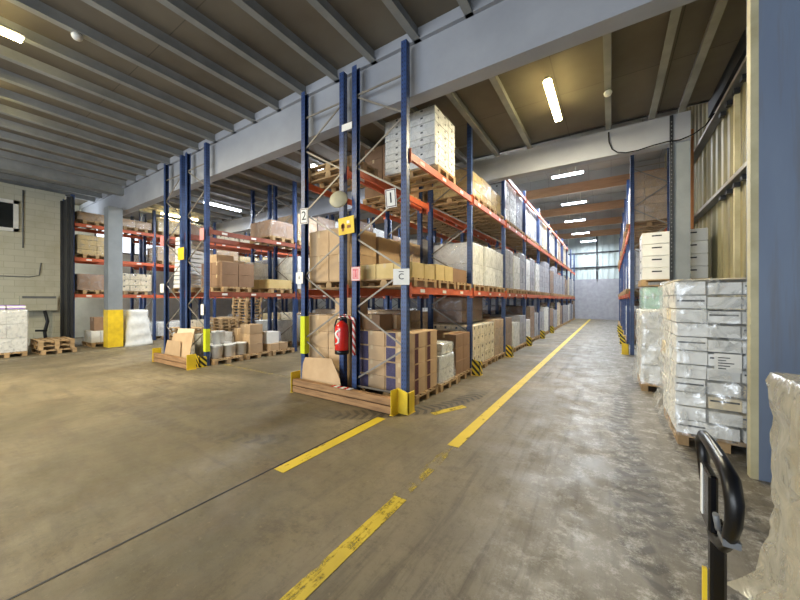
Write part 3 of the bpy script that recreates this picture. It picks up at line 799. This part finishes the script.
# column of nested white trays
pallet(xB1, 4.95, L1, 'wooden pallet under the column of white trays')
for k in range(12):
    b = MB().mat('plastic').box(-.3, .3, -.25, .25, 0, .03).box(-.3, .3, -.25, -.235, .03, .1).box(-.3, .3, .235, .25, .03, .1).box(.285, .3, -.25, .25, .03, .1).box(-.3, -.285, -.25, .25, .03, .1)
    if k == 0: tray = b.mesh('tray')
    else: b.bm.free()
    dx = .25*math.sin(k/11*1.5)
    tag(put('tray', tray, (xB1-.1+dx, 4.75, L1+.144+k*.125), rz=R(k*2)), 'white plastic tray, '+(ORD+['ninth', 'tenth', 'eleventh', 'top'])[k]+' in the nested column between the posts', 'tray', 'nested white trays')

# --- third rack and things by the columns
nC = 'orange rack behind the grey column'; nC2 = 'outermost orange rack'
for bay in range(6):
    for lv in range(4):
        cc = [random.choice('KKDwGPY-')+'%.1f' % random.uniform(.5, .85) for _ in range(2)]
        cc = [('-' if q[0] == '-' else q) for q in cc]
        if lv == 0 and bay < 1: cc = ['-', '-']
        if lv == 3 and bay > 3: continue
        LN_ = LN[lv] if lv < 3 else 'top shelf'
        if lv == 3: cc = [q[0]+('.3' if bay in (0, 2) else '.6') if q != '-' else q for q in cc]
        fill(C1, nC, xC1, YC, bay, lv, cc, ZC, detail=bay < 2)
for bay in range(1, 4):
    for lv in (1, 2, 3):
        if bay == 2 and lv == 3: continue
        cc = [random.choice('KwGY-')+'%.1f' % random.uniform(.5, .9) for _ in range(2)]
        fill(C2, nC2, xC2, YC, bay, lv, [('-' if q[0] == '-' else q) for q in cc], ZC, detail=False)
# stacked empty pallets
def pile(x, y, n, where, rz=0):
    for k in range(n):
        lay = ORD[k] if k < 8 else ['ninth', 'tenth', 'eleventh', 'twelfth', 'thirteenth', 'fourteenth'][k-8]
        pallet(x+random.uniform(-.03, .03), y+random.uniform(-.03, .03), k*.145, f'empty pallet, {lay} up in the {where}', rz=rz+random.uniform(-.03, .03), group='piled empty pallets')
pile(-15.0, 9.3, 14, 'tall pile seen between the racks')
pile(-15.2, 8.2, 6, 'low pile beside the tall pile')
pile(-14.6, 6.4, 4, 'pile behind the white bale')
pile(-15.35, 2.75, 3, 'short pile before the white wall', 0)
# white wrapped stack and lilac-topped carton by the wall
pallet(-15.5, 1.72, 0, 'pallet under the white stack before the white wall')
wrapped(-15.5, 1.72, .144, 1.1, .82, 1.26, 3, 1, 2, 'white_card', 'white wrapped stack before the dark window wall', v=2, film='film_thick')
for k, yy in enumerate((1.52, 1.92)):
    o = carton(-15.3, yy, 1.425, .5, .36, .12, 'lilac', ['lilac-edged', 'second lilac-edged'][k]+' flat pack on the white wrapped stack', 'loose cartons', tape=False)
    put('lid_sheet', bx('paper', -.26, .26, -.19, .19, .04, .09), parent=o)
# goods between wall and grey column
pallet(-16.2, 4.15, 0, 'pallet under small white cartons beside the grey column')
stack(-16.2, 4.15, .144, .9, .76, .42, 2, 3, 2, 'white_card', 'small white', 'beside the yellow column foot')
carton(-16.2, 4.2, .564, .5, .6, .5, 'card_dark', 'brown carton on small white cartons beside the grey column', 'loose cartons')
# white bale beside column
def bale(x, y, label):
    b = MB().mat('sack')
    pr = []
    n = 20; rings = []
    for q in range(15):
        z = q*.095; s = (1-.28*(q/14)) * (1+.035*math.cos(q*math.pi/2*.9))
        ring = []
        for i in range(n):
            a = 2*math.pi*i/n; c, s_ = math.cos(a), math.sin(a)
            px = .48*math.copysign(abs(c)**.45, c)*s; py = .42*math.copysign(abs(s_)**.45, s_)*s
            d = 1+.11*noise.noise(Vector((px*4, py*4, z*5)))
            ring.append(b.bm.verts.new((px*d-.1*(q/14), py*d, z)))
        rings.append(ring)
    for a, c in zip(rings, rings[1:]):
        for i in range(n):
            f = b.bm.faces.new((a[i], a[(i+1) % n], c[(i+1) % n], c[i])); f.smooth = True
    b.bm.faces.new(rings[0][::-1]); b.bm.faces.new(rings[-1])
    tag(put('bale', b.mesh('bale'), (x, y, 0)), label, 'bale')
bale(-15.1, 4.9, 'white film-wrapped bale leaning beside the yellow-footed grey column')
# hand pump stand by the niche
b = MB().mat('darksteel').tube([(-17.75, 3.0, 0), (-17.72, 2.95, .5), (-17.7, 3.02, .9), (-17.72, 2.95, 1.3)], .05).tube([(-17.7, 3.0, .55), (-17.6, 2.7, .58)], .035).box(-17.86, -17.6, 2.86, 3.14, 0, .04)
tag(put('standpipe', b.mesh('pipe')), 'dark standpipe against the niche in the white wall', 'pipe')

# --- rack opposite
nD = 'rack by corrugated wall'
for bay in range(6):
    for lv in (0, 1, 2):
        if lv == 0 and bay == 0: continue
        cc = [random.choice('KGwDW')+'%.1f' % random.uniform(1.1, 1.5) for _ in range(2)]
        if lv == 2 and bay < 2: cc = ['K1.5', 'K1.5']
        fill(D1, nD, 1.0, YD, bay, lv, cc, ZD, W=.86, detail=bay < 1)

# --- big wrapped pallets on the right of the aisle
def rpallet(x, y, label, z=0, detail=True): return pallet(x, y, z, label, detail)
# pallet rotated: .8 across x, 1.2 along y
pallet(1.06, 5.6, 0, 'pallet under the tall film-wrapped stack beside the cream post', rz=R(90))
r = empty('wrapped_load', (1.06, 5.6, .144), 'tall stack of flat white cartons in loose crumpled film beside the cream post', 'wrapped load')
rnd = random.Random(5)
nz = 11; h = 1.78/nz
for k in range(nz):
    b = MB()
    for i in range(3):
        for j in range(3):
            if i == 1 and j == 1: continue
            w = .84/3; d = 1.2/3
            x0, y0 = -.42+w*i, -.6+d*j
            b.mat('card_pale' if (i, j, k) in ((1, 0, 2), (2, 0, 1), (2, 0, 3), (0, 2, 5), (0, 1, 8)) else 'white_card')
            jx, jy = rnd.uniform(-.012, .012), rnd.uniform(-.015, .012)
            g = .03 if (k*3+i) % 3 else .012
            b.box(x0+.006+jx, x0+w-.006+jx, y0+.006+jy, y0+d-.006+jy, .002, h-g)
            b.mat('ink')
            if (k+i) % 3 == 0: b.box(x0+.02+jx, x0+w-.02+jx, y0+.0045+jy, y0+.006+jy, h*.5, h*.62)
    put('carton_layer', b.mesh('layer'), (0, 0, h*k), r)
lab = put('paper_label', bx('paper', -.11, .11, -.004, 0, -.1, .1), (.02, -.625, .86), r)
b = MB().mat('ink')
for q in range(5): b.box(-.08, -.08+.13*(.5+.5*((q*7) % 3)/2), -.006, -.004, -.07+q*.03, -.06+q*.03)
put('label_print', b.mesh('print'), parent=lab)
put('stretch_film', film_mesh(.86, 1.22, 1.8, 9, .04, 'film_big', .07, .05), (0, 0, 0), r)
put('top_sheet', bx('card_pale', -.4, .44, -.6, .6, 1.785, 1.80), parent=r)
pallet(.88, 8.18, 0, 'pallet under the film-wrapped column load behind the tall stack', rz=R(90))
wrapped(.88, 8.18, .144, .82, 1.1, 1.36, 4, 2, 3, 'white_card', 'silvery film-wrapped load behind the tall stack of flat cartons', film='film_thick', flare=.07, amp=.03, v=5)
pallet(1.17, 9.72, 0, 'pallet under the pale green wrapped load behind the grey column')
wrapped(1.17, 9.72, .144, 1.12, .76, 1.85, 9, 2, 3, 'green', 'pale green wrapped load behind the second grey column', film='film_thick', v=4)
pallet(1.17, 9.72, 2.02, 'pallet carrying the white slotted crates high behind the column')
cr = MB().mat('plastic').box(-.27, .27, -.37, .37, 0, .265).mesh('crate', .012)
sa, sb = bx('ink', -.09, .09, -.374, -.369, .17, .2), bx('ink', -.274, -.269, -.09, .09, .17, .2)
for i, x in enumerate((.87, 1.46)):
    for k in range(4):
        o = put('crate', cr, (x, 9.72, 2.164+k*.27)); tag(o, 'white slotted crate %s of the column, %s in its stack' % (('on the aisle side', 'on the cladding side')[i], ORD[k]), 'crate', 'white slotted crates')
        put('handle_slot', sa, parent=o); put('handle_slot', sb, parent=o)

# --- beige wrapped pallet at the right edge
pallet(1.15, 1.95, 0, 'pallet under the dusty film-wrapped load by the pallet truck', rz=R(90))
r = empty('wrapped_load', (1.16, 1.95, .144), 'dusty beige film-wrapped load beside the pallet truck handle', 'wrapped load')
put('carton_layer', bx('card_pale', -.41, .41, -.56, .56, 0, .56, bevel=.05), (0, 0, 0), r)
put('carton_layer', bx('card_pale', -.40, .40, -.55, .55, 0, .53, bevel=.05), (0, 0, .56), r)
put('stretch_film', film_mesh(.86, 1.16, 1.2, 7, .022, 'film_beige', .09, .045), (0, 0, -.03), r)

# ------------------------------------------------------------------ end barriers, guards, sheets
def barrier(x0, x1, y, label, h=.25):
    r = empty('end_barrier', ((x0+x1)/2, y, 0), label, 'barrier')
    L = (x1-x0)/2
    for k in range(2): put('timber_rail', bx('timber', -L, L, -.05, .05, .012, h/2-.004, bevel=.006), (0, 0, k*h/2), r)
    def plate(s):
        b = MB().mat('yellow').box(-.035, .035, -.07, .14, 0, .008).box(-.012, .0, -.07, .14, .008, h+.12)
        return b.mesh('plate', .002)
    put('end_plate', plate(1), (L+.02, 0, 0), r); put('end_plate', plate(-1), (-L-.01, 0, 0), r)
    return r
br = barrier(-4.92, -2.72, 3.99, 'timber floor barrier with yellow end plates before the extinguisher')
b = MB()
for k in range(6):
    b.mat('white' if k % 2 else 'red').box(-.18+k*.07, -.11+k*.07, -.051, .051, .0, .004)
put('warning_tape', b.mesh('tape'), (.05, 0, .252), br)
barrier(-10.55, -8.62, 3.85, 'timber floor barrier with cardboard sheets behind, at the second rack')
def guard(x, y, label, mat='yellow', h=.4):
    b = MB().mat(mat)
    b.box(-.09, .09, -.09, -.075, .01, h).box(.075, .09, -.09, .09, .01, h).mat('yellow').box(-.1, .1, -.1, .1, 0, .01)
    # cut slope at the top
    for v in b.bm.verts:
        if v.co.z > h-.001: v.co.z -= .05*(v.co.x+.09)/.18 + .03
    tag(put('post_guard', b.mesh('guard'), (x, y, 0)), label, 'post guard')
guard(-2.6, 4.18, 'scuffed yellow steel post guard at the main-aisle rack corner')
guard(-8.74, 4.18, 'black and yellow striped post guard at the second rack', 'hazard', .35)
guard(-2.55, 7.14, 'striped post guard at the second upright of the main-aisle rack', 'hazard')
for k in range(2, 6): guard(-2.55, 4.36+2.8*k, f'striped post guard at the {BN[k]} upright of the main-aisle rack', 'hazard')
for k in range(0, 4): guard(.37, 12.4+2.8*k, f'striped post guard at the {BN[k]} upright of the opposite rack', 'hazard' if k else 'yellow')
def band(x, y, z0, z1, label):
    b = MB().mat('lime').box(-.062, .062, -.062, -.052, z0, z1).box(.052, .062, -.052, .05, z0, z1).box(-.062, -.052, -.052, .05, z0, z1)
    tag(put('post_sleeve', b.mesh('sleeve'), (x, y, 0)), label, 'sleeve')
band(-8.83, 4.36, .36, .95, 'yellow-green sleeve around the second rack post above stripes')
band(-5.07, 4.36, .65, 1.38, 'yellow-green sleeve on the post beside the plain brown cartons')
def sheet(pts, y, lean, mat, label, th=.008):
    b = MB().mat(mat)
    f = [b.bm.verts.new((p[0], y+lean*p[1], p[1])) for p in pts]; g = [b.bm.verts.new((p[0], y+th+lean*p[1], p[1])) for p in pts]
    b.bm.faces.new(f); b.bm.faces.new(g[::-1]); n = len(pts)
    for i in range(n): b.bm.faces.new((f[i], g[i], g[(i+1) % n], f[(i+1) % n]))
    tag(put('cardboard_sheet', b.mesh('sheet')), label, 'cardboard', 'leaning cardboard sheets')
sheet([(-4.86, .01), (-3.8, .01), (-3.92, .34), (-4.16, .66), (-4.84, .62), (-4.88, .5)], 4.08, .14, 'card', 'flat cardboard sheet leaning behind the timber barrier under the extinguisher')
sheet([(-10.15, .01), (-8.95, .01), (-9.0, .8), (-9.15, .86), (-10.1, .78)], 3.95, .2, 'card', 'front tan cardboard sheet leaning behind the second rack barrier')
sheet([(-10.1, .01), (-9.1, .01), (-9.1, .95), (-10.0, .92)], 4.0, .2, 'card_pale', 'pale cardboard sheet showing above the tan one at the second rack')
sheet([(-10.3, .01), (-9.3, .01), (-9.5, .6), (-10.28, .6)], 3.92, .18, 'card', 'smaller tan cardboard sheet in front at the second rack barrier')

# ------------------------------------------------------------------ extinguisher
r = empty('fire_extinguisher', (-3.9, 4.16, .78), 'red fire extinguisher with white squiggle hung on the middle rack post', 'fire extinguisher')
put('cylinder', MB().mat('red').lathe([(.02, .03), (.11, .035), (.118, .07), (.118, .44), (.1, .5), (.05, .54), (.03, .56)], n=28).mesh('cyl'), parent=r)
put('foot_ring', MB().mat('black').lathe([(.11, -.01), (.121, 0), (.121, .06), (.11, .065)], n=28).mesh('foot'), parent=r)
put('valve', MB().mat('blackpaint').lathe([(.03, .55), (.03, .6), (.02, .62)], n=14).box(-.02, .09, -.02, .02, .6, .63).box(-.02, .11, -.015, .015, .645, .66).mesh('valve'), parent=r)
put('hose', MB().mat('black').tube([(-.03, 0, .6), (-.11, -.01, .58), (-.145, -.02, .48), (-.14, -.02, .3), (-.135, -.02, .12)], .014).mesh('hose'), parent=r)
S = [(.05, .40), (.0, .385), (-.035, .345), (-.01, .30), (.03, .26), (.035, .21), (.0, .18), (-.045, .17)]
b = MB().mat('paper')
pts = [(x, -math.sqrt(max(0, .1205**2-x*x)), z) for x, z in S]
b.tube(pts, .012, n=6, rs=[(.010, .004), (.018, .004), (.022, .004), (.02, .004), (.02, .004), (.02, .004), (.014, .004), (.006, .004)])
b.box(.03, .06, -.112, -.104, .40, .43)
put('emblem', b.mesh('emblem'), parent=r)
b = MB().mat('redwhite').lathe([(.03, 0), (.03, .62)], n=12)
t_ = put('barrier_tape', b.mesh('tape'), (-3.72, 4.27, .75)); tag(t_, 'red and white striped tape roll hanging beside the extinguisher', 'tape')
put('tape_end', MB().mat('redwhite').bar((0, 0, .62), (-.2, -.01, .68), .05, .006).bar((-.2, -.01, .68), (-.36, .0, .62), .05, .006).mesh('tape'), parent=t_)

# ------------------------------------------------------------------ signs
def sign(x, y, z, w, h, mat, label, body=None, size=.1, tilt=0, yaw=0, ink='ink', border=None):
    r = put('sign', bx(mat, -w/2, w/2, -.004, .004, -h/2, h/2, bevel=.001), (x, y, z), rot=(0, tilt, yaw)); tag(r, label, 'sign')
    if border:
        e = .012; b = MB().mat(border)
        for (a, c, d, f) in ((-w/2+e, w/2-e, h/2-2*e, h/2-e), (-w/2+e, w/2-e, -h/2+e, -h/2+2*e), (-w/2+e, -w/2+2*e, -h/2+e, h/2-e), (w/2-2*e, w/2-e, -h/2+e, h/2-e)):
            b.box(a, c, -.006, -.004, d, f)
        put('sign_border', b.mesh('border'), parent=r)
    if body: text(body, size, ink, (0, -.0055, 0), r)
    return r
s1 = sign(-2.73, 4.24, 2.06, .26, .25, 'paper', 'white sign lettered C on the corner post of the main-aisle rack', 'C', .13, yaw=R(18))
put('small_print', bx('ink', -.04, .04, -.006, -.004, .075, .085), parent=s1)
sign(-3.68, 4.27, 2.15, .18, .24, 'pink', 'pink sign with red T on the middle posts above the extinguisher', 'T', .2, ink='red', border='paper', yaw=R(8))
sign(-5.10, 4.25, 2.13, .2, .22, 'paper', 'small white sign on the post beside the plain brown cartons', '8', .08)
sign(-2.94, 4.26, 3.32, .19, .3, 'paper', 'white framed number sign tilted high on the corner post', '1', .24, tilt=R(-4), yaw=R(12), border='maroon')
sign(-4.98, 4.26, 3.32, .19, .3, 'paper', 'white framed number sign high on the post beside the big cartons', '2', .24, yaw=R(10), border='maroon')
y_ = sign(-3.88, 4.25, 3.0, .36, .3, 'yellow', 'yellow placard with dark marks across the two middle posts', None, tilt=R(-3))
put('pictogram', MB().mat('brownwood').box(-.12, -.03, -.0065, -.004, -.04, .03).box(-.1, -.05, -.0065, -.004, -.09, .05).box(.02, .11, -.0065, -.004, -.05, .0).mat('paper').box(.02, .08, -.0065, -.004, .03, .08).mesh('p'), parent=y_)
b = MB().mat('disc').lathe([(.0, .0), (.15, .0), (.165, .012), (.15, .03), (.05, .05), (0, .052)], n=28)
o = put('mirror', b.mesh('disc'), (-3.98, 4.17, 3.45), rot=(R(75), 0, R(25))); tag(o, 'round beige disc mounted above the yellow placard', 'disc')
put('mounting_arm', MB().mat('darksteel').tube([(0, 0, .04), (0, .02, .0), (0.0, 0.05, -.06)], .012).mesh('arm'), parent=o)
sign(-8.84, 4.25, 1.45, .14, .28, 'paper', 'tall white notice on the second rack post above its yellow sleeve', None)
sign(-11.2, 4.25, 2.05, .24, .26, 'paper', 'white square notice on the outer post of the second rack', None)
sign(-9.98, 4.24, 2.98, .34, .34, 'yellow', 'round-cornered yellow placard on the twin middle posts of the second rack', None)
sign(-11.2, 4.25, 3.45, .22, .3, 'pink', 'faded pink sign high on the outer post of the second rack', None)
sign(-8.86, 4.25, 3.4, .2, .3, 'pink', 'faded pink sign high on the bucket-side post of the second rack', None)

# ------------------------------------------------------------------ pallet truck
r = empty('pallet_truck', (.3, 1.5, 0), 'black pallet truck handle standing in the lower corner beside the wrapped load', 'pallet truck')
b = MB().mat('blackpaint').bar((0, 0, .35), (0, 0, .96), .042, .042)
put('tiller', b.mesh('tiller', .008), parent=r)
put('tiller_stripe', MB().mat('yellow').bar((0, .0, .45), (0, .0, .78), .012, .012).mesh('s'), (-.03, .01, 0), r)
loop = [(0, .0, .90), (0, .06, .93), (0, .125, 1.0), (0, .18, 1.09), (0, .205, 1.15), (0, .17, 1.185), (0, .09, 1.19), (0, 0, 1.19), (0, -.09, 1.185), (0, -.17, 1.17), (0, -.2, 1.12), (0, -.19, 1.06), (0, -.14, .98), (0, -.07, .92)]
loop = [(-.005*(z-.9)/.3, y, z) for x, y, z in loop]
rs = [(.024, .024), (.022, .02), (.02, .018), (.02, .019), (.021, .02), (.022, .021), (.024, .022), (.024, .024), (.026, .025), (.028, .027), (.028, .026), (.025, .024), (.022, .022), (.026, .024)]
rs = [(a*(.85 if q > 4 else 1.15), c*(.85 if q > 4 else 1.0)) for q, (a, c) in enumerate(rs)]
put('grip_loop', MB().mat('black').tube(loop, .02, n=12, closed=True, rs=rs).mesh('loop'), parent=r)
put('control_lever', MB().mat('steel').tube([(-.01, -.06, .96), (-.02, -.11, .99), (-.03, -.13, 1.04)], .008).box(-.02, .02, -.16, -.1, .965, .985).mesh('lever'), parent=r)
put('web_plate', MB().mat('blackpaint').box(-.03, -.005, -.045, .08, .93, 1.12).mesh('web', .006), parent=r)
put('sticker', bx('paper', -.033, -.030, .035, .055, .95, 1.12), parent=r)
put('grip_stripe', MB().mat('paper').tube([(-.005, .12, 1.207), (-.005, 0, 1.209), (-.005, -.08, 1.206)], .003, n=6).mesh('stripe'), parent=r)
put('pump_housing', MB().mat('yellow').lathe([(.06, .1), (.06, .3), (.04, .36), (.03, .4)], c=(0, -.1, 0), n=16).mesh('pump'), parent=r)
for s in (-1, 1):
    put('fork', MB().mat('yellow').box(s*.2-.075, s*.2+.075, -1.4, -.2, .05, .09).mesh('fork', .004), parent=r)
    wm = MB().mat('black').lathe([(.09, -.025), (.09, .025)], n=18, M4=Matrix.Rotation(R(90), 4, 'Y')).mesh('wheel')
    put('steer_wheel', wm, (s*.06, -.08, .09), r)
put('fork_bridge', bx('yellow', -.27, .27, -.26, -.16, .05, .3), parent=r)

# ------------------------------------------------------------------ camera, world
cam = bpy.data.cameras.new('camera'); co = bpy.data.objects.new('camera', cam); COL.objects.link(co)
cam.lens = 325/800*36; cam.sensor_width = 36; cam.clip_start = .05
co.location = CAM; co.rotation_euler = (R(90), 0, R(33))
sc.camera = co
W = bpy.data.worlds.new('sky'); sc.world = W; W.use_nodes = True
bg = W.node_tree.nodes['Background']; bg.inputs[0].default_value = (.86, .93, 1, 1); bg.inputs[1].default_value = 5.5
pd = bpy.data.lights.new('dock_opening', 'AREA'); pd.shape = 'RECTANGLE'; pd.size = 12; pd.size_y = 4.8
pd.cycles.is_portal = True
po = bpy.data.objects.new('dock_opening', pd); COL.objects.link(po); po.location = (-6, -8.25, 2.4); po.rotation_euler = (R(90), 0, 0)
sc.view_settings.view_transform = 'Standard'; sc.view_settings.look = 'None'; sc.view_settings.gamma = 1
sc.view_settings.use_curve_mapping = False
sc.view_settings.exposure = 0.58
sc.cycles.use_denoising = True
sc.cycles.max_bounces = 8; sc.cycles.diffuse_bounces = 5; sc.cycles.transparent_max_bounces = 12
sc.cycles.sample_clamp_indirect = 8
print('CARTONS', NC[0], 'OBJECTS', len(bpy.data.objects))
